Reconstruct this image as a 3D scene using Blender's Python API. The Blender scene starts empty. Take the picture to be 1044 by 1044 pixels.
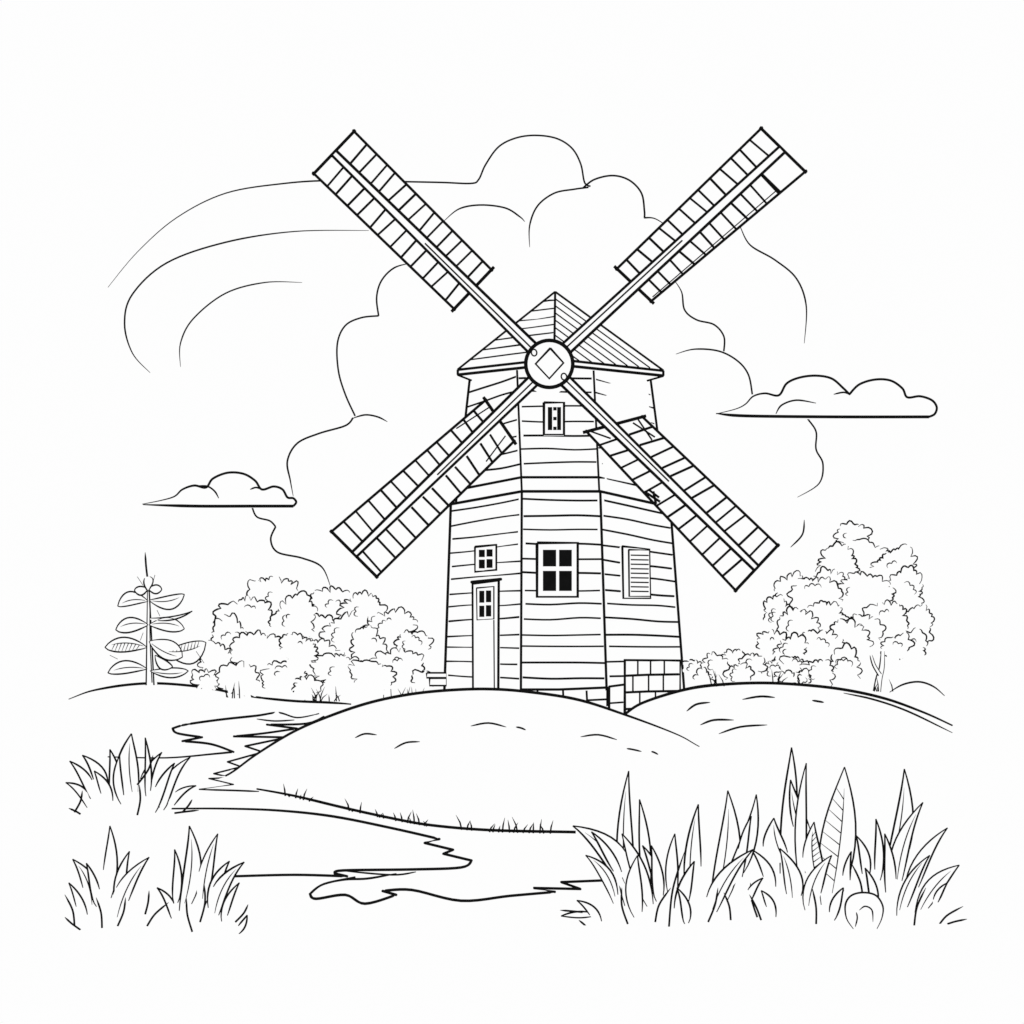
import bpy, math, random
from mathutils import Vector
from mathutils.bvhtree import BVHTree
rnd = random.Random(7)
C = bpy.data.collections.new('scene'); bpy.context.scene.collection.children.link(C)
F = 1000.0; H = 670.0; CAM = Vector((0, 0, 3.0)); CX = 522.0
WK = 1.2                       # pen width

# ---------------------------------------------------------------- materials
def glowing_paper(name, v=1.0):
    m = bpy.data.materials.new(name); m.use_nodes = True
    nt = m.node_tree; nt.nodes.clear()
    o = nt.nodes.new('ShaderNodeOutputMaterial'); e = nt.nodes.new('ShaderNodeEmission')
    n = nt.nodes.new('ShaderNodeTexNoise'); n.inputs['Scale'].default_value = 3
    r = nt.nodes.new('ShaderNodeMapRange')
    r.inputs['To Min'].default_value = v - .002; r.inputs['To Max'].default_value = v
    nt.links.new(n.outputs['Fac'], r.inputs['Value'])
    nt.links.new(r.outputs['Result'], e.inputs['Strength'])
    e.inputs['Color'].default_value = (1, 1, 1, 1)
    nt.links.new(e.outputs[0], o.inputs[0])
    return m
def inkmat(name, v):
    m = bpy.data.materials.new(name); m.use_nodes = True
    b = m.node_tree.nodes['Principled BSDF']
    n = m.node_tree.nodes.new('ShaderNodeTexNoise'); n.inputs['Scale'].default_value = 6
    r = m.node_tree.nodes.new('ShaderNodeMapRange')
    r.inputs['To Min'].default_value = v*.6; r.inputs['To Max'].default_value = v*1.3
    m.node_tree.links.new(n.outputs['Fac'], r.inputs['Value'])
    m.node_tree.links.new(r.outputs['Result'], b.inputs['Base Color'])
    b.inputs['Roughness'].default_value = 1; b.inputs['Specular IOR Level'].default_value = 0
    return m
WHITE = glowing_paper('self_lit_white', .99); INK = inkmat('black_ink', .006)  # white surfaces glow evenly on their own, replacing daylight shading with flat white
MATS = [WHITE, INK]

# ---------------------------------------------------------------- projection helpers
def P(px, py, Y): return Vector(((px-CX)*Y/F, Y, 3-(py-H)*Y/F))
def G(px, py, z=0.0):
    Y = (3.0-z)*F/(py-H); return Vector(((px-CX)*Y/F, Y, z))
def ray(px, py): return Vector(((px-CX)/F, 1, -(py-H)/F))
def cr(pts, n=8):
    if len(pts) < 3: return [tuple(p) for p in pts]
    out = []; q = [pts[0]]+list(pts)+[pts[-1]]
    for i in range(1, len(q)-2):
        a, b, c, d = q[i-1], q[i], q[i+1], q[i+2]
        for k in range(n):
            t = k/n
            out.append(tuple(.5*((2*b[j])+(c[j]-a[j])*t+(2*a[j]-5*b[j]+4*c[j]-d[j])*t*t+(3*b[j]-a[j]-3*c[j]+d[j])*t**3) for j in range(len(b))))
    out.append(tuple(pts[-1])); return out
def crs(pts, n=8, lim=75):
    """smooth curve that keeps sharp corners"""
    segs = [[pts[0]]]
    for i in range(1, len(pts)):
        segs[-1].append(pts[i])
        if i < len(pts)-1:
            a = Vector(pts[i])-Vector(pts[i-1]); b = Vector(pts[i+1])-Vector(pts[i])
            if a.length > 0 and b.length > 0 and math.degrees(a.angle(b)) > lim: segs.append([pts[i]])
    out = []
    for s in segs:
        q = cr(s, n); out += q if not out else q[1:]
    return out
def lerp(tab, x):
    if x <= tab[0][0]: return tab[0][1]
    for (a, b), (c, d) in zip(tab, tab[1:]):
        if x <= c: return b+(d-b)*(x-a)/(c-a)
    return tab[-1][1]

class Part:
    def __init__(s): s.v = []; s.f = []; s.m = []
    def poly(s, pts, mat=0):
        n = len(s.v); s.v += [Vector(p) for p in pts]; s.f.append(list(range(n, n+len(pts)))); s.m.append(mat)
    def tube(s, pts, rad, mat=1, sides=6):
        pts = [Vector(p) for p in pts]
        q = [pts[0]]
        for p in pts[1:]:
            if (p-q[-1]).length > 1e-5: q.append(p)
        pts = q
        if len(pts) < 2: return
        n = len(pts); base = len(s.v)
        for i, p in enumerate(pts):
            t = (pts[min(i+1, n-1)]-pts[max(i-1, 0)]).normalized()
            a = t.cross(Vector((0, 1, 0)))
            if a.length < .05: a = t.cross(Vector((0, 0, 1)))
            a.normalize(); b = t.cross(a)
            r = rad(i/(n-1), p)
            for k in range(sides):
                w = 2*math.pi*k/sides
                s.v.append(p+(a*math.cos(w)+b*math.sin(w))*r)
        for i in range(n-1):
            for k in range(sides):
                k2 = (k+1) % sides
                s.f.append([base+i*sides+k, base+i*sides+k2, base+(i+1)*sides+k2, base+(i+1)*sides+k]); s.m.append(mat)
        s.f.append([base+k for k in range(sides)]); s.m.append(mat)
        s.f.append([base+(n-1)*sides+k for k in range(sides)]); s.m.append(mat)
    def ink(s, pts, w=2.0, t0=1.0, t1=1.0, lift=0.0):
        w = w*WK
        def rad(t, p):
            k = min(1, t0+(1-t0)*t/.25) if t < .25 else 1
            k *= min(1, t1+(1-t1)*(1-t)/.25) if t > .75 else 1
            return max(.0005, .5*w*k*p.y/F)
        if lift: pts = [Vector(p)+Vector((0, 0, lift*.5*w*Vector(p).y/F)) for p in pts]
        s.tube(pts, rad)
    def inkp(s, pp, Y, w=2.0, t0=1., t1=1.):
        s.ink([P(a, b, Y) for a, b in crs(pp)], w, t0, t1)
    def slab(s, front, back, mat=0):
        n = len(front); s.poly(front, mat); s.poly(list(reversed(back)), mat)
        for i in range(n):
            j = (i+1) % n; s.poly([front[i], back[i], back[j], front[j]], mat)
    def build(s, name, parent=None, origin=None):
        if origin is None: origin = Vector((0, 0, 0))
        origin = Vector(origin)
        me = bpy.data.meshes.new(name)
        me.from_pydata([tuple(v-origin) for v in s.v], [], s.f)
        for m in MATS: me.materials.append(m)
        for p, mi in zip(me.polygons, s.m): p.material_index = mi
        me.update()
        o = bpy.data.objects.new(name, me); C.objects.link(o)
        if parent is not None: o.parent = parent
        else: o.location = origin
        ORG[o.name] = origin
        return o
ORG = {}
def thing(name, label, cat, loc, group=None):
    o = bpy.data.objects.new(name, None); C.objects.link(o); o.location = loc
    o['label'] = label; o['category'] = cat
    if group: o['group'] = group
    ORG[o.name] = Vector(loc); return o
def put(part, name, parent):
    o = part.build(name, parent, ORG[parent.name]); ORG[o.name] = ORG[parent.name]; return o
def single(part, name, label, cat, loc, group=None):
    o = part.build(name, None, loc); o['label'] = label; o['category'] = cat
    if group: o['group'] = group
    return o
def struct(part, name):
    o = part.build(name); o['kind'] = 'structure'; return o

# ---------------------------------------------------------------- terrain
g = Part()
g.poly([(-3000, -200, 0), (3000, -200, 0), (3000, 5000, 0), (-3000, 5000, 0)])
struct(g, 'ground')

def hill(name, x0, x1, ridge, foot, depth, yback, lines, marks, w=2.6, mw=1.7):
    rs = cr(ridge, 10); fs = cr(foot, 10)
    p = Part(); N = 70; K = 14; grid = []
    for i in range(N+1):
        px = x0+(x1-x0)*i/N
        rp = lerp(rs, px); fp = lerp(fs, px); Yr = lerp(depth, px)
        Yf = 3*F/(fp-H); col = []
        R = P(px, rp, Yr); zr = max(R.z, .0)
        Yf = min(Yf, Yr-.02)
        for k in range(K+1):
            a = math.pi/2*k/K
            Y = Yf+(Yr-Yf)*(1-math.cos(a))
            z = -.03+(zr+.03)*math.sin(a)
            col.append(Vector(((px-CX)*Y/F, Y, z)))
        for k in range(1, 6):
            Y = Yr+(yback-Yr)*k/5
            z = 3-(rp-H)*Y/F-.012*(Y-Yr)
            if k == 5: z = -.05
            col.append(Vector(((px-CX)*Y/F, Y, max(z, -.05))))
        grid.append(col)
    M = len(grid[0]); base = len(p.v)
    for c in grid: p.v += c
    for i in range(N):
        for k in range(M-1):
            p.f.append([base+i*M+k, base+(i+1)*M+k, base+(i+1)*M+k+1, base+i*M+k+1]); p.m.append(0)
    bvh = BVHTree.FromPolygons([tuple(v) for v in p.v], p.f)
    for (a, b, t0, t1) in lines:
        pts = []
        for i in range(121):
            px = a+(b-a)*i/120
            pts.append(P(px, lerp(rs, px), lerp(depth, px)-.02))
        p.ink(pts, w, t0, t1, lift=.8)
    for mk in marks:
        pts = []
        for (a, b) in cr(mk, 5):
            h = bvh.ray_cast(CAM, ray(a, b).normalized())
            if h[0] is not None: pts.append(h[0])
        if len(pts) > 1: p.ink(pts, mw, .3, .3, lift=.8)
    struct(p, name)
    return bvh
hill('far_hill', 898, 972, [(898,714),(905,708),(920,699),(937,696),(952,701),(964,711),(972,717)], [(898,736),(972,736)], [(898,46),(972,46)], 52, [(907,963,.4,.4)], [], 1.7)
left_ridge = [(20,735),(70,714),(100,704),(150,698),(200,701),(240,708),(262,712),(300,716),(357,719),(420,728),(470,740)]
hill('left_hill', 20, 470, left_ridge, [(20,728.5),(470,728.5)], [(20,57),(470,57)], 75, [(70,266,.3,.8),(256,358,.5,.5)], [], 2.4)
mound_ridge = [(219,797),(236,789),(262,770),(300,747),(340,730),(380,717),(420,709),(460,705),(500,704),(540,707),(590,715),(640,731),(690,750),(714,763),(760,786),(800,811)]
mound_foot = [(219,798),(262,805),(300,813),(350,825),(400,836),(440,843),(500,848),(585,850),(700,848),(760,830),(800,812)]
hill('mound', 219, 800, mound_ridge, mound_foot, [(219,23.6),(300,25.5),(490,26.5),(640,26),(714,25),(800,21.2)], 40,
     [(230,713,.6,.3)], [[(362,753),(372,749),(384,750)],[(402,764),(414,758),(428,757)],[(480,741),(498,738),(516,742)],[(526,742),(531,743),(536,745)],
      [(592,752),(610,750),(629,755)],[(639,764),(645,765),(654,767)],[(664,767),(667,768),(671,770)]], 2.8)
right_ridge = [(600,752),(632,733),(655,718),(700,704),(740,699),(790,698),(850,703),(900,713),(940,727),(971,741),(1010,760),(1060,785)]
hill('right_hill', 600, 1060, right_ridge, [(600,781),(720,781),(800,800),(900,815),(1060,810)],
     [(600,27.4),(1060,27.4)], 50, [(633,971,.8,.5)], [[(700,726),(710,719),(724,717)],[(714,740),(728,735),(748,735)],[(733,749),(755,742),(782,740)],[(757,714),(775,711),(790,712)],[(828,715),(834,716),(840,717)],
     [(860,707.5),(890,714),(925,726),(971,748)]], 2.8, 1.9)

# ---------------------------------------------------------------- stream
a = [(325,729),(303,733),(284,728),(262,731),(225,735),(190,740),(176,744),(181,749),(206,753),(186,757),(215,760),(238,768),(218,770),(170,774),(110,773)]
b = [(330,732),(312,739),(272,740),(303,744),(268,749),(238,752),(293,753),(250,762),(268,768),(232,778),(246,783),(218,790),(236,794),(213,795),(238,801),(203,806),(219,799)]
c = [(175,826),(230,826),(285,828),(340,834),(400,846),(448,857),(433,861),(462,868),(452,872),(481,879),(470,886),(420,888),(350,889),(341,892),(354,895),(300,893.5),(238,895)]
d = [(362,896),(330,903),(316,913),(322,918),(352,914),(372,923),(404,914),(390,910),(420,909),(470,920),(520,915),(566,911),(544,907),(592,908),(572,901),(622,899)]
foot = [(219,798),(262,806),(300,814),(350,826),(400,837),(440,844),(500,849),(585,851)]
st = Part()
loop = [G(*q, .006) for q in a]+[G(x, y, .006) for x, y in [(60,775),(60,826)]]+[G(*q, .006) for q in c]+[G(x, y, .006) for x, y in [(245,930),(316,930)]] \
    + [G(*q, .006) for q in d[2:]]+[G(640,880,.006)]+[G(*q, .006) for q in reversed(foot)]+[G(*q, .006) for q in reversed(b[:-3])]
st.poly(loop)
def bank(pts, w=2.0, t0=.5, t1=.5): st.ink([G(x, y, .006) for x, y in crs(pts, 6, 60)], w, t0, t1, lift=1.1)
bank(a, 2.1); bank(b[:-1], 1.9, 1, .6); bank(c, 2.4, .6, .9)
bank([(350,889),(400,893),(424,890)], 1.6); bank(d, 2.5, .7, .9); bank([(404,892),(375,897),(352,898),(330,902)], 2.0)
bank([(262,806),(300,813),(350,825),(400,836),(440,843),(500,848),(587,850)], 2.5, .6, 1); bank([(203,806),(240,807),(264,808)], 1.6)
bank([(262,734),(280,736),(300,735)], 1.4)
struct(st, 'stream')

# ---------------------------------------------------------------- windmill
mill = thing('windmill', 'tall white clapboard windmill with four lattice sails, standing on the mound', 'windmill', P(565, 705, 31.5))
def PZ(px, z, Y): return Vector(((px-CX)*Y/F, Y, z))
zt = 7.774; zb = 1.6
low_b = [PZ(453, zb, 30.4), PZ(531, zb, 28.0), PZ(619, zb, 28.0), PZ(698, zb, 31.0)]
low_t = [PZ(460, zt, 30.6), PZ(532, zt, 28.25), PZ(612, zt, 28.25), PZ(683, zt, 31.2)]
up_b = [PZ(465, zt+.01, 30.8), PZ(532, zt+.01, 28.4), PZ(611, zt+.01, 28.4), PZ(680, zt+.01, 31.2)]
up_t = [P(480, 380, 30.6), P(527, 374, 28.9), P(605, 374, 28.9), P(662, 380, 30.6)]
def ring(c4, yb):
    L, FL, FR, R = c4
    return [L, FL, FR, R, R+Vector((0, 2.6, 0)), Vector((FR.x, yb, FR.z)), Vector((FL.x, yb, FL.z)), L+Vector((0, 2.6, 0))]
def plane(p0, p1, p2):
    n = (p1-p0).cross(p2-p0).normalized()
    if n.dot(CAM-p0) < 0: n = -n
    return p0, n
def on(pl, px, py, off=0.):
    p0, n = pl; r = ray(px, py)
    t = (p0+n*off-CAM).dot(n)/r.dot(n); return CAM+r*t
FLN = {'low': [plane(low_b[i], low_b[i+1], low_t[i]) for i in range(3)], 'up': [plane(up_b[i], up_b[i+1], up_t[i]) for i in range(3)]}
def storey(B, T, yb0, yb1, zs, faces_w):
    p = Part(); rb = ring(B, yb0); rt = ring(T, yb1)
    for i in range(8):
        j = (i+1) % 8; p.poly([rb[i], rb[j], rt[j], rt[i]])
    p.poly(rt)
    for i in range(8):
        j = (i+1) % 8
        for z in zs:
            za = z+rnd.uniform(-.045, .045); zc = z+rnd.uniform(-.045, .045)
            ta = (za-rb[i].z)/(rt[i].z-rb[i].z); tc = (zc-rb[j].z)/(rt[j].z-rb[j].z)
            if not (0 < ta < .985 and 0 < tc < .985): continue
            A = rb[i].lerp(rt[i], ta); D = rb[j].lerp(rt[j], tc)
            m1 = A.lerp(D, .35)+Vector((0, 0, rnd.uniform(-.03, .03))); m2 = A.lerp(D, .7)+Vector((0, 0, rnd.uniform(-.03, .03)))
            s0 = rnd.uniform(0, .05); e0 = rnd.uniform(.95, 1)
            q = crs([tuple(A.lerp(D, s0)), tuple(m1), tuple(m2), tuple(A.lerp(D, e0))], 4)
            p.ink([Vector(v) for v in q], rnd.uniform(1.45, 1.9))
        p.ink([rb[i], rt[i]], faces_w[min(i, 4)])
    return p, rb, rt
zs = [2.0+.425*k+rnd.uniform(-.03, .03) for k in range(1, 14)]
p, rb, rt = storey(low_b, low_t, 36.5, 36.3, zs, [2.9, 2.1, 2.2, 2.9, 2.0])
for i in range(8): p.ink([rt[i], rt[(i+1) % 8]], 2.5)
put(p, 'lower_wall', mill)
zs = [zt+.02+.43*k+rnd.uniform(-.03, .03) for k in range(2, 9)]
p, rb, rt = storey(up_b, up_t, 35.6, 34.5, zs, [2.7, 1.8, 1.8, 2.7, 2.0])
sm = [rb[i].lerp(rt[i], .115) for i in range(8)]
for i in range(8): p.ink([sm[i], sm[(i+1) % 8]], 2.3)
put(p, 'upper_wall', mill)

# roof
AP = P(566, 298, 30.6); EL = P(467, 377, 30); ER = P(676, 378, 30); EC = P(565, 366, 27.6); EB = Vector((EC.x, 34.2, EL.z))
p = Part(); dn = Vector((0, 0, -.15))
cor = [EL, EC, ER, EB]
for i in range(4):
    q, r = cor[i], cor[(i+1) % 4]
    p.poly([AP, q, r]); p.poly([q, r, r+dn, q+dn]); p.ink([q, r], 2.3); p.ink([q+dn, r+dn], 2.6); p.ink([AP, q], 2.6 if i != 1 else 2.0); p.ink([q, q+dn], 2.6)
p.poly([c_+dn for c_ in cor])
for k in range(1, 8):
    t = k/8.
    for (q, r) in ((EL, EC), (EB, EL), (ER, EB)):
        A = AP.lerp(q, t); D = AP.lerp(r, t+rnd.uniform(-.02, .02))
        p.ink([A, A.lerp(D, .5)+Vector((0, 0, rnd.uniform(-.03, .03))), A.lerp(D, .98)], 1.7)
for k in range(1, 9):
    t = k/9.
    A = AP.lerp(EC, t); D = ER.lerp(EC, t)
    p.ink([A, A.lerp(D, .98)], 1.7)
put(p, 'roof', mill)

# windows and door
def opening(pl, outer, off=.09, w=2.4):
    p = Part(); fr = [on(pl, x, y, off) for x, y in outer]; bk = [on(pl, x, y, off)-pl[1]*(off+.02) for x, y in outer]
    p.slab(fr, bk); p.ink(fr+[fr[0]], w)
    return p
def panes(pl, rects, off, parent, name='pane'):
    p = Part()
    for (x0, y0, x1, y1) in rects:
        q = [(x0, y0), (x1, y0), (x1, y1), (x0, y1)]
        p.slab([on(pl, x, y, off+.02) for x, y in q], [on(pl, x, y, off-.005) for x, y in q], 1)
    return put(p, name, parent)
Lf, Mf, Rf = FLN['low']
def rect(x0, y0, x1, y1, s=0): return [(x0, y0), (x1, y0+s), (x1, y1+s), (x0, y1)]
w1 = put(opening(Mf, rect(547.5, 553.5, 589, 608.5), .09, 2.7), 'window', mill)
panes(Mf, [(553.5,560.5,567,577.5),(570,560.5,583,577.5),(553.5,582,567,602.5),(570,582,583,602.5)], .09, w1)
w2 = put(opening(Lf, rect(484.5, 557.5, 506, 583, -2), .09, 2.2), 'window', mill)
panes(Lf, [(488.2,560.5,494.3,568),(496,560,502.2,567.5),(488.2,570.5,494.3,579.5),(496,570,502.2,579)], .09, w2)
w3 = put(opening(Rf, [(634.5, 557), (662, 560), (663, 610), (635.5, 610)], .09, 2.0), 'window', mill); w3['label'] = 'window closed by a slatted shutter'
p = Part(); o1 = [(641, 560.5), (662, 561), (663, 608), (641.5, 608)]
p.slab([on(Rf, x, y, .14) for x, y in o1], [on(Rf, x, y, .085) for x, y in o1]); q = [on(Rf, x, y, .14) for x, y in o1]; p.ink(q+[q[0]], 1.6)
for k in range(9): y = 566+k*4.6; p.ink([on(Rf, 643, y, .14), on(Rf, 661, y+.3, .14)], 1.2)
put(p, 'shutter', w3)
Uf = FLN['up'][1]
w4 = put(opening(Uf, rect(554.5, 410.5, 575, 443), .12, 2.4), 'window', mill)
panes(Uf, [(558.5,415,563,438.5),(568,415,572,438.5),(564,415,567.5,418.5),(564,425,567.5,428.5),(564,435,567.5,438.5)], .12, w4)
dr = put(opening(Lf, [(482, 595), (508.5, 592.5), (508, 709), (482.5, 709)], .10, 2.2), 'door', mill)
p = Part(); q = [(486, 599.5), (503.5, 598), (503.5, 631), (486.5, 632)]
p.slab([on(Lf, x, y, .13) for x, y in q], [on(Lf, x, y, .095) for x, y in q]); q3 = [on(Lf, x, y, .13) for x, y in q]
p.ink(q3+[q3[0]], 1.4); p.ink([on(Lf, 503.5, 632, .12), on(Lf, 504, 706, .12)], 1.1); put(p, 'window_frame', dr)
panes(Lf, [(488.6,602.3,493.8,614.5),(495.4,602,500.8,614),(488.6,617.5,493.8,629),(495.4,617,500.8,628.5)], .13, dr)
p = Part(); p.ink([on(Lf, 480.5, 593.5, .14), on(Lf, 511, 590.5, .14)], 2.6); put(p, 'lintel', dr)

# stone foundation
p = Part()
o1 = [(637, 673), (693, 673.5), (693, 726), (637, 738)]
p.slab([on(Rf, x, y, .2) for x, y in o1], [on(Rf, x, y, -.05) for x, y in o1])
q = [on(Rf, x, y, .2) for x, y in o1]; p.ink([q[3], q[0], q[1], q[2]], 2.6)
rows = [673, 689, 706, 723]
cols = [[650, 663, 677], [645, 661, 676], [652, 668, 681]]
for i, y in enumerate(rows[1:]): p.ink([on(Rf, 637, y, .2), on(Rf, 660, y-1, .2), on(Rf, 692, y-1.5, .2)], 2.1)
for i in range(3):
    for x in cols[i]: p.ink([on(Rf, x, rows[i], .2), on(Rf, x, rows[i+1]-1, .2)], 1.9)
o2 = [(531, 704), (618, 704), (618, 735), (531, 728)]
p.slab([on(Mf, x, y, .1) for x, y in o2], [on(Mf, x, y, -.05) for x, y in o2])
p.ink([on(Mf, 531, 703, .1), on(Mf, 570, 703, .1), on(Mf, 618, 701, .1)], 2.2)
for x in (548, 574, 598): p.ink([on(Mf, x, 704, .1), on(Mf, x+1, 724, .1)], 1.8)
p.ink([on(Mf, 598, 714, .1), on(Mf, 618, 713, .1)], 1.8)
o3 = [(621, 700), (636, 698), (636, 740), (621, 740)]
p.slab([on(Rf, x, y, .1) for x, y in o3], [on(Rf, x, y, -.05) for x, y in o3]); q = [on(Rf, x, y, .1) for x, y in o3]; p.ink([q[0], q[1]], 2.0); p.ink([q[0], q[3]], 2.2)
p.ink([on(Rf, 621, 717, .1), on(Rf, 635, 716, .1)], 1.6)
put(p, 'stone_foundation', mill)
p = Part()
for (x0, y0, x1, y1, Y) in [(435, 686, 455, 691, 29.6), (438, 691.5, 455, 699, 29.7)]:
    q = [(x0, y0), (x1, y0), (x1, y1), (x0, y1)]
    fr_ = [P(x, y, Y) for x, y in q]; p.slab(fr_, [v+Vector((0, 1.0, 0)) for v in fr_]); p.ink(fr_+[fr_[0]], 1.6)
put(p, 'step', mill)

# hub and sails
YS = 26.9
p = Part()
def circ(cx, cy, r, Y, n=40): return [P(cx+r*math.cos(2*math.pi*k/n), cy+r*math.sin(2*math.pi*k/n), Y) for k in range(n)]
f0 = circ(560, 371, 24, YS-.3); p.slab(f0, [v+Vector((0, .75, 0)) for v in f0])
p.ink(f0+[f0[0]], 3.2); f1 = circ(560.5, 372, 22, YS-.31); p.ink(f1[3:12], 1.3, .2, .2)
dm = [P(x, y, YS-.31) for x, y in [(561, 355), (574.5, 370), (560, 386), (546, 371)]]
p.ink(dm+[dm[0]], 2.0)
for (x, y) in [(544.5, 359.5), (575, 384)]:
    e = [P(x+3.2*math.cos(t)*.8+1.2*math.sin(t), y+3.2*math.sin(t)-1.2*math.cos(t), YS-.31) for t in [k*2*math.pi/14 for k in range(15)]]; p.ink(e, 1.3)
put(p, 'hub', mill)
p = Part(); f0 = circ(562, 380, 12, YS+.4); p.slab(f0, [v+Vector((0, 2.5, 0)) for v in f0]); put(p, 'axle', mill)

def sail(o1, o2, i1, i2, h, s0, s1, n0, n1, seed, sp=(.44, .57), extra=()):
    r = random.Random(seed); p = Part()
    o1, o2, i1, i2 = map(Vector, (o1, o2, i1, i2))
    def q(u, v): return (o1.lerp(i1, u)).lerp(o2.lerp(i2, u), v)
    def Q(u, v, dy=0): w = q(u, v); return P(w.x, w.y, YS+dy)
    fr = [Q(0, 0), Q(0, 1), Q(1, 1), Q(1, 0)]
    p.slab(fr, [v+Vector((0, .1, 0)) for v in fr])
    def over(a, b, w, e=.05):
        d_ = (b-a).normalized()*e; p.ink([a-d_, b+d_], w)
    over(Q(0, 0), Q(1, 0), 2.3); over(Q(0, 1), Q(1, 1), 2.3); over(Q(0, 0), Q(0, 1), 2.7); over(Q(1, 0), Q(1, sp[0]), 2.8, .1); over(Q(1, sp[1]), Q(1, 1), 2.8, .1)
    for k in range(n0):
        u = s0+(1-s0)*(k+r.uniform(-.14, .14))/n0
        if u > .01: p.ink([Q(u, 0), Q(u+r.uniform(-.01, .01), sp[0])], r.uniform(1.8, 2.2))
    for k in range(n1):
        u = s1+(1-s1)*(k+r.uniform(-.14, .14))/n1
        if u > .01: p.ink([Q(u, sp[1]), Q(u+r.uniform(-.01, .01), 1)], r.uniform(1.8, 2.2))
    for (u0, v0, u1, v1, w) in extra: p.ink([Q(u0, v0, -.03), Q(u1, v1, -.03)], w)
    o = put(p, 'sail', mill)
    p = Part(); hx = Vector(h)
    ax = q(0, .5*(sp[0]+sp[1])); d_ = (hx-ax).normalized(); nn = Vector((-d_.y, d_.x)); L = (hx-ax).length
    hw0 = (sp[1]-sp[0])*25; hw1 = 6.0
    def S(t, s, dy=-.08): c_ = ax+d_*(L*t)+nn*(s*(hw0+(hw1-hw0)*t)); return P(c_.x, c_.y, YS+dy)
    fr = [S(0, -1), S(0, 1), S(1, 1), S(1, -1)]; p.slab(fr, [v+Vector((0, .08, 0)) for v in fr])
    p.ink([S(0, -1), S(1, -1)], 2.5); p.ink([S(0, 1), S(1, 1)], 2.3); p.ink([S(.45, .15), S(1, .1)], 1.4); p.ink([S(0, -1), S(0, 1)], 2)
    put(p, 'spar', o)
sail((361,134), (320,177), (501,275), (463,315), (548,360), .10, .0, 13, 13, 1)
sail((776,131), (821,175), (629,274), (664,307), (572,360), .0, .16, 14, 12, 2, (.40, .56), [(.16,.93,.98,.95,1.0),(.16,.57,.16,1,2.2),(.7,.56,1.0,.62,1.6)])
sail((338,542), (384,588), (495,408), (524,450), (548,384), .0, .05, 13, 12, 3, (.44, .57), [(.8,.05,1,.16,1.2),(.82,.9,.98,.8,1.2)])
sail((793,556), (750,602), (655,425), (598,440), (572,384), .0, .08, 13, 12, 4, (.44, .57),
     [(.54,.9,.62,.98,2.2),(.54,.98,.6,.86,2.2),(.56,.86,.62,.9,2.0),(.86,.12,.98,.22,1.5),(.85,.2,.99,.1,1.5),(.93,.75,1,.95,1.5)])

# ---------------------------------------------------------------- clouds
def cloud(name, label, Y, body, strokes, thick=1.0):
    t = thing(name, label, 'cloud', P(sum(x for x, y in body)/len(body), max(y for x, y in body), Y))
    p = Part(); bp = crs(body, 5)
    fr = [P(x, y, Y) for x, y in bp]; p.slab(fr, [v+Vector((0, thick, 0)) for v in fr]); put(p, 'cloud_body', t)
    p = Part()
    for s_ in strokes:
        ww, t0, t1, pts = s_; p.inkp(pts, Y-.15, ww, t0, t1)
    put(p, 'outline', t); return t
cl = [(145,514),(165,510),(178,506),(186,499),(198,495),(210,497),(217,488),(232,482),(248,483),(260,490),(267,499),(279,496),(288,499),(293,507),(299,508),(302,512),(299,516)]
cloud('cloud', 'small flat-bottomed cloud at left, above the fir tree', 90, cl+[(220,516)],
      [(2.0, .3, 1, cl), (2.6, .3, 1, [(146,514.5),(200,516),(260,516),(299,516)]), (1.5, .4, .4, [(203,495),(212,496),(219,501),(223,508)]), (1.5,.4,.4,[(267,499),(261,497),(255,499)])])
crr = [(730,422),(750,417),(760,412),(768,404),(780,401),(794,403),(802,391),(815,385),(832,383),(848,386),(860,396),(866,402),(876,392),(892,387),(908,388),(920,396),(925,405),(938,404),(950,408),(955,415),(953,422),(947,425)]
cloud('cloud', 'flat-bottomed cloud at right, beside the upper right sail', 90, crr+[(840,425)],
      [(2.0, .3, 1, crr), (2.6, .3, 1, [(730,421.5),(760,424),(850,425),(947,425)]), (1.5,.4,.4,[(791,422),(797,413),(812,408),(832,411)]), (1.5,.4,.4,[(866,402),(860,400),(850,402)])])
body = [(484,186),(492,178),(500,160),(515,146),(545,138),(575,145),(592,162),(600,188),(625,179),(645,186),(656,205),(660,223),(700,222),(757,232),(790,265),(815,285),(823,315),(820,350),(810,400),(832,440),(833,460),(839,475),(835,495),(820,530),(806,558),(700,600),(500,620),(337,598),(330,580),(310,570),(285,565),(276,550),(280,535),(256,517),(295,498),(293,475),(300,455),(325,442),(358,427),(347,385),(344,355),(350,335),(386,322),(384,305),(388,288),(415,270),(380,230),(400,187)]
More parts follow.
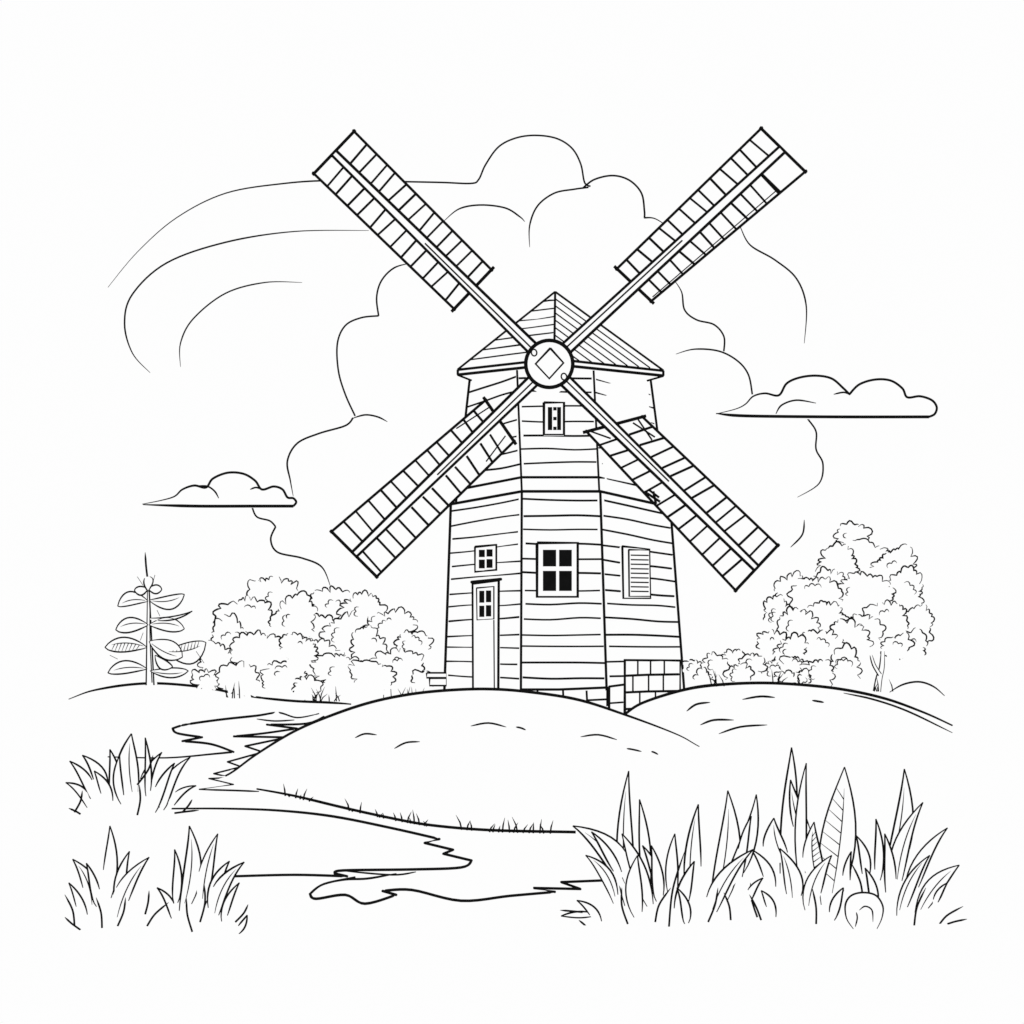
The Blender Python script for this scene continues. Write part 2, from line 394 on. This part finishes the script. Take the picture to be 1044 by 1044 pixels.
cloud('cloud', 'huge billowing cloud filling the sky behind the windmill', 130, body, [
    (1.5,.3,1,[(110,293),(140,257),(180,222),(230,197),(290,187),(340,184),(400,185),(450,186),(480,187),(488,183),(495,168),(508,150),(525,141),(545,138),(567,141),(583,151),(592,167),(596,186),(602,190)]),
    (1.6,1,.3,[(594,192),(606,183),(625,179),(642,184),(654,197),(657,215),(657,222),(668,223),(684,233)]),
    (1.5,.3,.3,[(452,226),(468,213),(490,209),(515,212),(530,221),(535,226)]),
    (1.5,.3,1,[(540,252),(540,230),(548,210),(565,197),(585,193),(600,191)]),
    (1.5,.3,1,[(420,268),(402,273),(389,286),(384,303),(386,322)]),(1.5,1,1,[(386,322),(368,324),(352,332),(344,350),(345,378),(352,402),(362,424)]),
    (1.5,.3,.3,[(395,430),(385,425),(372,423),(358,427)]),(1.6,1,.3,[(360,426),(352,434),(325,442),(303,452),(293,470),(296,490),(299,506)]),
    (1.5,1,1,[(255,510),(257,517),(262,527),(275,531),(281,537)]),(1.6,1,.3,[(281,537),(276,550),(283,563),(308,569),(328,578),(337,598)]),
    (1.5,.5,.3,[(755,232),(765,250),(790,265),(812,284),(822,312),(820,350)]),
    (1.5,.3,1,[(687,285),(695,298),(698,316),(710,326),(728,331),(738,343),(738,358)]),
    (1.5,.3,1,[(689,361),(708,356),(733,358),(752,368),(763,382),(767,402)]),
    (1.5,1,.3,[(819,415),(823,426),(832,440),(832,458),(839,473),(835,493),(813,507)]),
    (1.5,.3,.3,[(820,530),(818,545),(806,558)])], 12)
p = Part(); p.inkp([(376,235),(300,236),(230,247),(170,268),(135,300),(127,330),(135,360),(153,380)], 125, 1.5, .3, .3)
single(p, 'wind_swirl', 'longer curved wind line, outer one under the arc at upper left', 'wind line', P(153, 380, 125))
p = Part(); p.inkp([(308,288),(270,288),(230,299),(197,325),(184,350),(184,374)], 125, 1.3, .3, .3)
single(p, 'wind_swirl', 'short faint curved wind line, innermost at upper left', 'wind line', P(184, 374, 125))

# ---------------------------------------------------------------- leafy trees
def clump(p, cx, cy, r, Y, r2, a0=-20, a1=200, w=1.45):
    ph = r2.uniform(0, 6.28); sx = r2.uniform(.92, 1.22); sy = r2.uniform(.86, 1.1)
    edges = [0.0]
    while edges[-1] < 2*math.pi: edges.append(edges[-1]+r2.uniform(3, 10)/r)
    edges = [e*2*math.pi/edges[-1] for e in edges]; pts = []
    for j in range(len(edges)-1):
        e0, e1 = edges[j], edges[j+1]; hgt = min(4.4, (e1-e0)*r*r2.uniform(.25, .7)); sk = r2.uniform(.5, 1.9); pw = r2.choice((.6, .8, 1.3))
        dent = r2.uniform(-2.2, 1.2)
        for k in range(5):
            t = k/5; th = e0+(e1-e0)*t
            rr = r*(.92+.11*math.sin(2*th+ph)+.1*math.sin(3*th+ph*2)+.04*math.sin(7*th+ph))+hgt*math.sin(math.pi*t**sk)**pw+dent*(k == 0)
            pts.append((th, cx+rr*math.cos(th)*sx, cy-rr*math.sin(th)*sy))
    N = len(pts)
    cen = P(cx, cy, Y-.22); bc = P(cx, cy, Y+.6); V = [P(x, y, Y) for _, x, y in pts]
    for k in range(N):
        p.poly([cen, V[k], V[(k+1) % N]]); p.poly([bc, V[(k+1) % N], V[k]])
    def seg(A0, A1, w):
        A0 = math.radians(A0)/(2*math.pi)*N; A1 = math.radians(A1)/(2*math.pi)*N
        p.ink([V[k % N]+Vector((0, -.01, 0)) for k in range(int(math.floor(A0)), int(A1)+1)], w, .4, .4)
    A = a0+r2.uniform(-30, 15); E = a1+r2.uniform(-15, 30)
    while A < E-10:
        L = r2.uniform(35, 110); seg(A, min(A+L, E), w*r2.uniform(.85, 1.1)); A += L+r2.uniform(2, 12)
    for _ in range(r2.choice((0, 1, 1, 2))):
        th0 = r2.uniform(0, 2.6); rr = r*r2.uniform(.3, .62); nb = r2.choice((1, 2, 2, 3)); s_ = []
        for j in range(nb):
            dl = r2.uniform(4, 7)/rr
            for k in range(5):
                th = th0+dl*k/4; q = rr+2.2*math.sin(math.pi*k/4)
                s_.append(P(cx+q*math.cos(th)*sx, cy-q*math.sin(th)*sy, Y-.25))
            th0 += dl
        p.ink(s_, 1.1, .3, .3)
def tree(name, label, cat, Y, circles, trunk, seed, base, group=None):
    r2 = random.Random(seed); t = thing(name, label, cat, P(base[0], base[1], Y), group)
    p = Part()
    for i, (cx, cy, r) in enumerate(circles): clump(p, cx, cy, r, Y-i*.3, r2)
    put(p, 'crown', t)
    p = Part()
    for (Yo, path, w0, w1) in trunk:
        q = cr(path, 5); n = len(q); pts = [P(x, y, Y+Yo) for x, y in q]
        p.tube(pts, lambda tt, v: .5*(w0+(w1-w0)*tt)*v.y/F, 0, 8)
        for s_ in (-1, 1):
            e = []
            for i, (x, y) in enumerate(q):
                xx, yy = q[min(i+1, n-1)]; x0, y0 = q[max(i-1, 0)]; dx, dy = xx-x0, yy-y0; l = math.hypot(dx, dy)
                hw = .5*(w0+(w1-w0)*i/(n-1)); e.append(P(x-dy/l*hw*s_, y+dx/l*hw*s_, Y+Yo))
            p.ink(e, 1.4, 1, .4)
    put(p, 'trunk', t)
    return t
tree('leafy_tree', 'rounded bushy tree nearest the fir tree', 'tree', 58, [(281,612,24),(252,632,27),(234,655,24),(300,634,25),(222,676,20),(266,670,28),(210,694,13),(304,664,20),(244,693,18)],
     [(-.1, [(240,712),(241,690)], 8, 6)], 11, (240, 712))
tree('leafy_tree', 'broad bushy tree in the middle of the left grove, grass tufts at its foot', 'tree', 57.5, [(342,620,21),(326,650,25),(354,650,23),(316,674,25),(288,690,18),(347,686,23),(312,700,11)],
     [(-.1, [(315,715),(315,695)], 8, 6)], 12, (315, 715))
tree('leafy_tree', 'low bushy tree at right of the left grove, next to the windmill', 'tree', 57, [(370,624,20),(398,644,23),(376,662,20),(420,658,18),(408,684,22),(432,694,10),(380,690,19)],
     [(-.1, [(395,718),(395,695)], 8, 6)], 13, (395, 718))
tree('leafy_tree', 'tallest bushy tree at right with its thin bare trunk showing', 'tree', 34, [(868,547,14),(882,572,25),(854,575,19),(912,580,22),(920,606,22),(845,600,20),(880,606,27),(932,640,20),(930,660,17),(904,634,22),(878,644,20),(914,660,14)],
     [(-3.7, [(894,705),(896,692),(899,680),(900,664)], 7, 3), (-3.8, [(897,688),(891,678),(888,668)], 3, 2)], 14, (895, 704))
tree('leafy_tree', 'dense bushy tree left of the thin bare trunk, behind the low shrubs', 'tree', 32, [(806,603,17),(830,610,22),(794,630,18),(840,634,22),(812,640,20),(788,658,14),(866,652,18),(834,662,22),(806,666,18),(860,680,16),(834,686,14)],
     [(-.1, [(840,704),(840,690)], 8, 6)], 15, (840, 704))
for i, (lab, cs, bx) in enumerate([('small low shrub touching the stone foundation of the windmill', [(708,682,10),(728,678,12),(717,692,9)], 716),
        ('middle one of the three low shrubs on the right hill', [(747,673,12),(766,677,10),(753,689,11)], 752),
        ('low shrub at the foot of the dense right tree', [(790,684,12),(810,681,11),(800,692,9),(818,692,8)], 802)]):
    tree('shrub', lab, 'shrub', 29.8-.1*i, cs, [(-.1, [(bx, 706), (bx, 695)], 4, 3)], 30+i, (bx, 704), 'low shrubs on the right hill')

def leaf(p, b_, tp, w, bend, Y, veins=0, lw=1.6, r2=None, rnd_=False):
    bx, by = b_; tx, ty = tp; mx = bx+(tx-bx)*.55; my = by+(ty-by)*.55; dx, dy = tx-bx, ty-by; l = math.hypot(dx, dy); nx, ny = -dy/l, dx/l
    cx, cy = mx+nx*bend, my+ny*bend; L = []; R = []; M = []; N = 12; j = r2.uniform(.6, 1.4) if r2 else 1
    pk = r2.uniform(.65, .95) if r2 else .8
    for k in range(N+1):
        s_ = k/N; x = (1-s_)**2*bx+2*s_*(1-s_)*cx+s_*s_*tx; y = (1-s_)**2*by+2*s_*(1-s_)*cy+s_*s_*ty
        if rnd_: h = .5*w*(math.sin(math.pi*s_**1.15)**.7 if 0 < s_ < 1 else 0)
        else: h = .5*w*(.5*(1-s_)+.85*math.sin(math.pi*min(1, s_**pk)))*(1 if s_ < 1 else 0)
        L.append(P(x+nx*h*j, y+ny*h*j, Y)); R.append(P(x-nx*h*(2-j), y-ny*h*(2-j), Y)); M.append(P(x, y, Y-.001*Y))
    for k in range(N): p.poly([L[k], L[k+1], R[k+1], R[k]])
    i0 = r2.choice((0, 1, 2, 4)) if r2 else 0; i1 = r2.choice((0, 0, 2, 5)) if r2 else 0
    if rnd_: i0 = i1 = 0
    p.ink(L[i0:], lw, .5, .7); p.ink(R[i1:], lw*(r2.uniform(.8, 1.1) if r2 else 1), .5, .7)
    if veins >= 1: p.ink(M[1:-2], lw*.65, .5, .2)
    if veins >= 2:
        for k in range(2, N-2): p.ink([M[k], R[min(k+1, N)] if veins in (2, 4) else L[k+1]], lw*.6, 1, .4)
# fir tree: flattened drooping leafy tiers with gaps between them
t = thing('fir_tree', 'fir tree with drooping leaf-like branches in level tiers, far left', 'tree', P(152, 699, 56.5))
p = Part(); q = [P(x, y, 56.3) for x, y in [(149, 699), (150.5, 590), (151.5, 590), (157, 699)]]
p.slab(q, [v+Vector((0, .5, 0)) for v in q]); p.ink([q[0], q[1]], 1.3, 1, .6); p.ink([q[2], q[3]], 1.3); p.inkp([(153,612),(153,650),(155,696)], 56.2, 1.0)
p.inkp([(148,563),(149,578),(151,594)], 56.2, 1.7, .2, 1); put(p, 'trunk', t)
p = Part(); r2 = random.Random(5)
tiers = [((150,682),(110,686),13,7,1),((153,684),(192,684),10,6,1),((168,664),(210,655),22,8,4),
         ((150,660),(107,660),15,9,4),((152,654),(186,670),20,6,1),((158,668),(176,680),10,3,0),
         ((151,637),(118,642),15,8,1),((152,637),(188,641),14,-7,1),((153,631),(196,623),3,7,0),
         ((151,613),(120,618),14,8,1),((152,612),(188,606),14,8,1),
         ((151,600),(137,602),9,-4,0),((151,600),(165,601),9,4,0),((150,588),(151,603),8,2,0)]
for i, (b_, tp, w, bd, vn) in enumerate(tiers): leaf(p, b_, tp, w, bd, 56.15-.03*i, vn, 1.4, r2, w > 8)
for (x0, y0, x1, y1) in [(140,588,146,597),(158,586,155,597),(146,645,143,653),(160,622,163,628),(200,664,208,676),(112,668,120,672)]: p.ink([P(x0, y0, 55.5), P(x1, y1, 55.5)], 1.2, .4, .4)
put(p, 'foliage', t)

# ---------------------------------------------------------------- grass plants in the foreground
TS = [100]
def tuft(label, cx, by, blades, group, name='grass_plant', lw=1.65):
    TS[0] += 1; r2 = random.Random(TS[0])
    Y0 = 3*F/(by-H); p = Part()
    for i, bl in enumerate(blades):
        bx, b2, tx, ty, w, bend = bl[:6]; v = bl[6] if len(bl) > 6 else 0
        if w <= 2: p.inkp([(bx, b2), ((bx+tx)/2+bend, (b2+ty)/2), (tx, ty)], Y0-.035*i+.2, 1.7, 1, .2)
        else: leaf(p, (bx, b2+r2.uniform(-7, 4)), (tx, ty), w*1.12, bend*r2.uniform(1, 1.5), Y0-.035*i+.2, v, lw, r2)
    return single(p, name, label, 'grass', P(cx, by, Y0), group)
tuft('spiky grass plant on the left bank, upper one above the stream bend', 130, 832, [
    (112,815,112,764,8,5),(136,818,134,748,17,-6,1),(126,826,122,770,7,-5),(146,826,165,767,9,-9),(104,820,84,770,11,9),(94,818,71,776,8,7),(150,815,148,752,5,3),
    (112,830,96,786,9,6),(164,822,194,772,9,-12),(156,828,178,778,8,-6),(90,828,67,798,7,8),(172,830,200,801,6,-8),(82,830,70,824,2,1),
    (178,829,203,826,2,-1),(186,828,196,815,2,1),(76,828,84,806,2,2),(140,831,142,800,2,2),(140,800,156,770,2,3)], 'grass plants by the stream')
tuft('leafy grass plant in the lower left corner, leftmost', 110, 948, [
    (108,928,112,842,11,7),(94,930,74,876,12,9,1),(101,925,88,880,7,5),(122,928,132,868,9,-6),(118,940,152,874,13,-10,1),(88,940,70,900,7,6),
    (82,948,66,935,2,-1),(76,944,66,912,2,3),(104,946,98,915,2,2),(148,932,152,908,2,1),(120,944,128,915,2,2)], 'grass plants by the stream')
tuft('leafy grass plant at lower left with stems leaning right, near the stream end', 200, 950, [
    (186,925,193,842,14,9,1),(206,922,222,850,11,-5,1),(180,925,178,866,7,5),(214,930,234,878,9,-8),(218,938,249,879,12,-10,1),(176,935,160,905,6,5),
    (228,944,244,900,6,-4),(150,944,172,920,2,-3),(238,957,252,933,5,2),(240,940,253,922,2,2),(196,950,190,915,2,-2),(204,940,208,900,2,3)], 'grass plants by the stream')
tuft('grass plant with a broad leaf arching left at the stream edge', 620, 938, [
    (640,920,641,786,13,-7,1),(660,915,652,815,9,6),(640,912,584,842,19,14,1),(634,900,603,848,7,6),(664,920,634,850,12,8),(628,922,597,872,10,10,1),
    (650,935,650,872,13,-6),(672,920,664,862,9,5),(606,938,572,934,5,3),(594,930,571,928,2,1),(612,945,588,918,7,6),(668,940,684,905,2,-4),(600,948,590,938,2,1),(640,942,634,905,2,-3)], 'grass plants along the right foreground')
tuft('cluster of broad upright grass leaves between the arching leaf and the tallest leaves', 715, 940, [
    (686,920,688,850,10,-6),(704,915,712,820,13,-7,1),(728,925,742,806,19,8,1),(742,900,771,810,13,9),(676,925,655,862,8,8),(754,895,766,832,7,-6),
    (690,938,708,878,11,-6),(724,935,768,866,13,-13,1),(700,944,690,905,7,5),(762,930,778,895,6,-5),(776,938,764,912,2,1),(682,945,698,868,2,-4),(722,940,732,905,2,2),(745,938,738,910,2,2)], 'grass plants along the right foreground')
tuft('tallest grass plant with a striped leaf, in the right foreground', 825, 935, [
    (800,890,807,762,12,6),(828,880,806,795,12,-8,1),(818,905,822,778,9,-6),(846,925,861,782,28,7,2),(800,885,789,834,17,-5,1),(834,905,830,838,15,-7,3),(808,925,795,865,14,6,1),(786,922,766,866,9,7),
    (824,934,848,872,14,-10,1),(864,920,868,868,6,-5),(790,940,776,908,7,5),(848,942,860,905,8,-5),(880,918,868,880,2,3),(772,935,765,900,2,-2),(832,945,828,905,2,2)], 'grass plants along the right foreground')
tuft('grass plant with stems fanning right, at the far right edge', 925, 938, [
    (902,910,922,784,16,8,1),(896,900,893,835,7,5),(914,910,941,818,13,-8,1),(926,922,966,844,12,-12),(908,925,902,850,9,5),(936,930,978,882,14,-10,1),(882,900,873,852,8,5),
    (916,936,948,872,10,-9,1),(892,926,882,885,7,4),(952,930,966,900,5,-4),(958,942,982,924,2,-4),(966,942,986,937,2,-2),(932,944,944,905,2,-3)], 'grass plants along the right foreground')
# round stone in the grass
p = Part(); Ys = 3*F/(948-H)-.5
arch = cr([(870,947),(863,936),(862,922),(868,913),(880,910),(893,913),(900,924),(899,936),(894,947)], 5)
V = [P(x, y, Ys) for x, y in arch]; cen = P(881, 935, Ys-.06); bc = P(881, 935, Ys+.3)
for k in range(len(V)-1): p.poly([cen, V[k], V[k+1]]); p.poly([bc, V[k+1], V[k]])
p.poly([cen, V[-1], bc, V[0]]); p.ink(V, 1.7, .4, .4)
p.inkp([(876,928),(882,924),(889,928),(890,940)], Ys-.08, 1.3, .3, .3); p.inkp([(872,945),(874,936),(873,930)], Ys-.05, 1.3, .3, .3)
single(p, 'stone', 'small round-topped stone among the grass at lower right', 'stone', P(881, 948, Ys))

# fine grass at the mound's foot and under trees
p = Part()
for (x0, x1, y, hgt, n) in [(292,314,813,12,6),(355,366,828,12,3),(384,392,834,10,3),(405,436,838,16,8),(470,482,846,14,3),(498,560,849,16,13)]:
    for k in range(n):
        x = x0+(x1-x0)*k/max(1, n-1)+rnd.uniform(-1.5, 1.5); yy = lerp(mound_foot, x)+.5
        Y = 3*F/(yy-H)-.05; hh = hgt*rnd.uniform(.35, 1.1); dx = rnd.uniform(-6, 6)
        p.ink([P(x, yy, Y), P(x+dx*.3, yy-hh*.5, Y), P(x+dx, yy-hh, Y)], 1.4, 1, .2)
for (x0, x1, y, Y, n) in [(316,350,715,54,11),(228,250,712,54,5),(400,436,716,54,8),(712,740,700,27.3,6),(785,800,697,27.3,4),(884,912,705,27.3,5)]:
    for k in range(n):
        x = rnd.uniform(x0, x1); hh = rnd.uniform(5, 19); dx = rnd.uniform(-7, 7)
        p.ink([P(x, y, Y), P(x+dx*.3, y-hh*.5, Y), P(x+dx, y-hh, Y)], 1.0, 1, .2)
o = p.build('grass'); o['kind'] = 'stuff'; o['label'] = 'thin short grass blades along the foot of the mound and trees'; o['category'] = 'grass'

# ---------------------------------------------------------------- light, world, camera
w = bpy.data.worlds.new('World'); bpy.context.scene.world = w; w.use_nodes = True
w.node_tree.nodes['Background'].inputs[0].default_value = (1, 1, 1, 1); w.node_tree.nodes['Background'].inputs[1].default_value = .988
ld = bpy.data.lights.new('sun', 'SUN'); ld.energy = 1; ld.angle = math.radians(10); lo = bpy.data.objects.new('sun', ld); C.objects.link(lo); lo.rotation_euler = (math.radians(40), 0, math.radians(20))
cd = bpy.data.cameras.new('camera'); cd.sensor_width = 36; cd.lens = 36*F/1044; cd.shift_y = (H-522)/1044; cd.clip_end = 8000
co = bpy.data.objects.new('camera', cd); C.objects.link(co); co.location = CAM; co.rotation_euler = (math.pi/2, 0, 0)
sc = bpy.context.scene; sc.camera = co; sc.view_settings.view_transform = 'Standard'; sc.view_settings.look = 'None'; sc.view_settings.exposure = 0
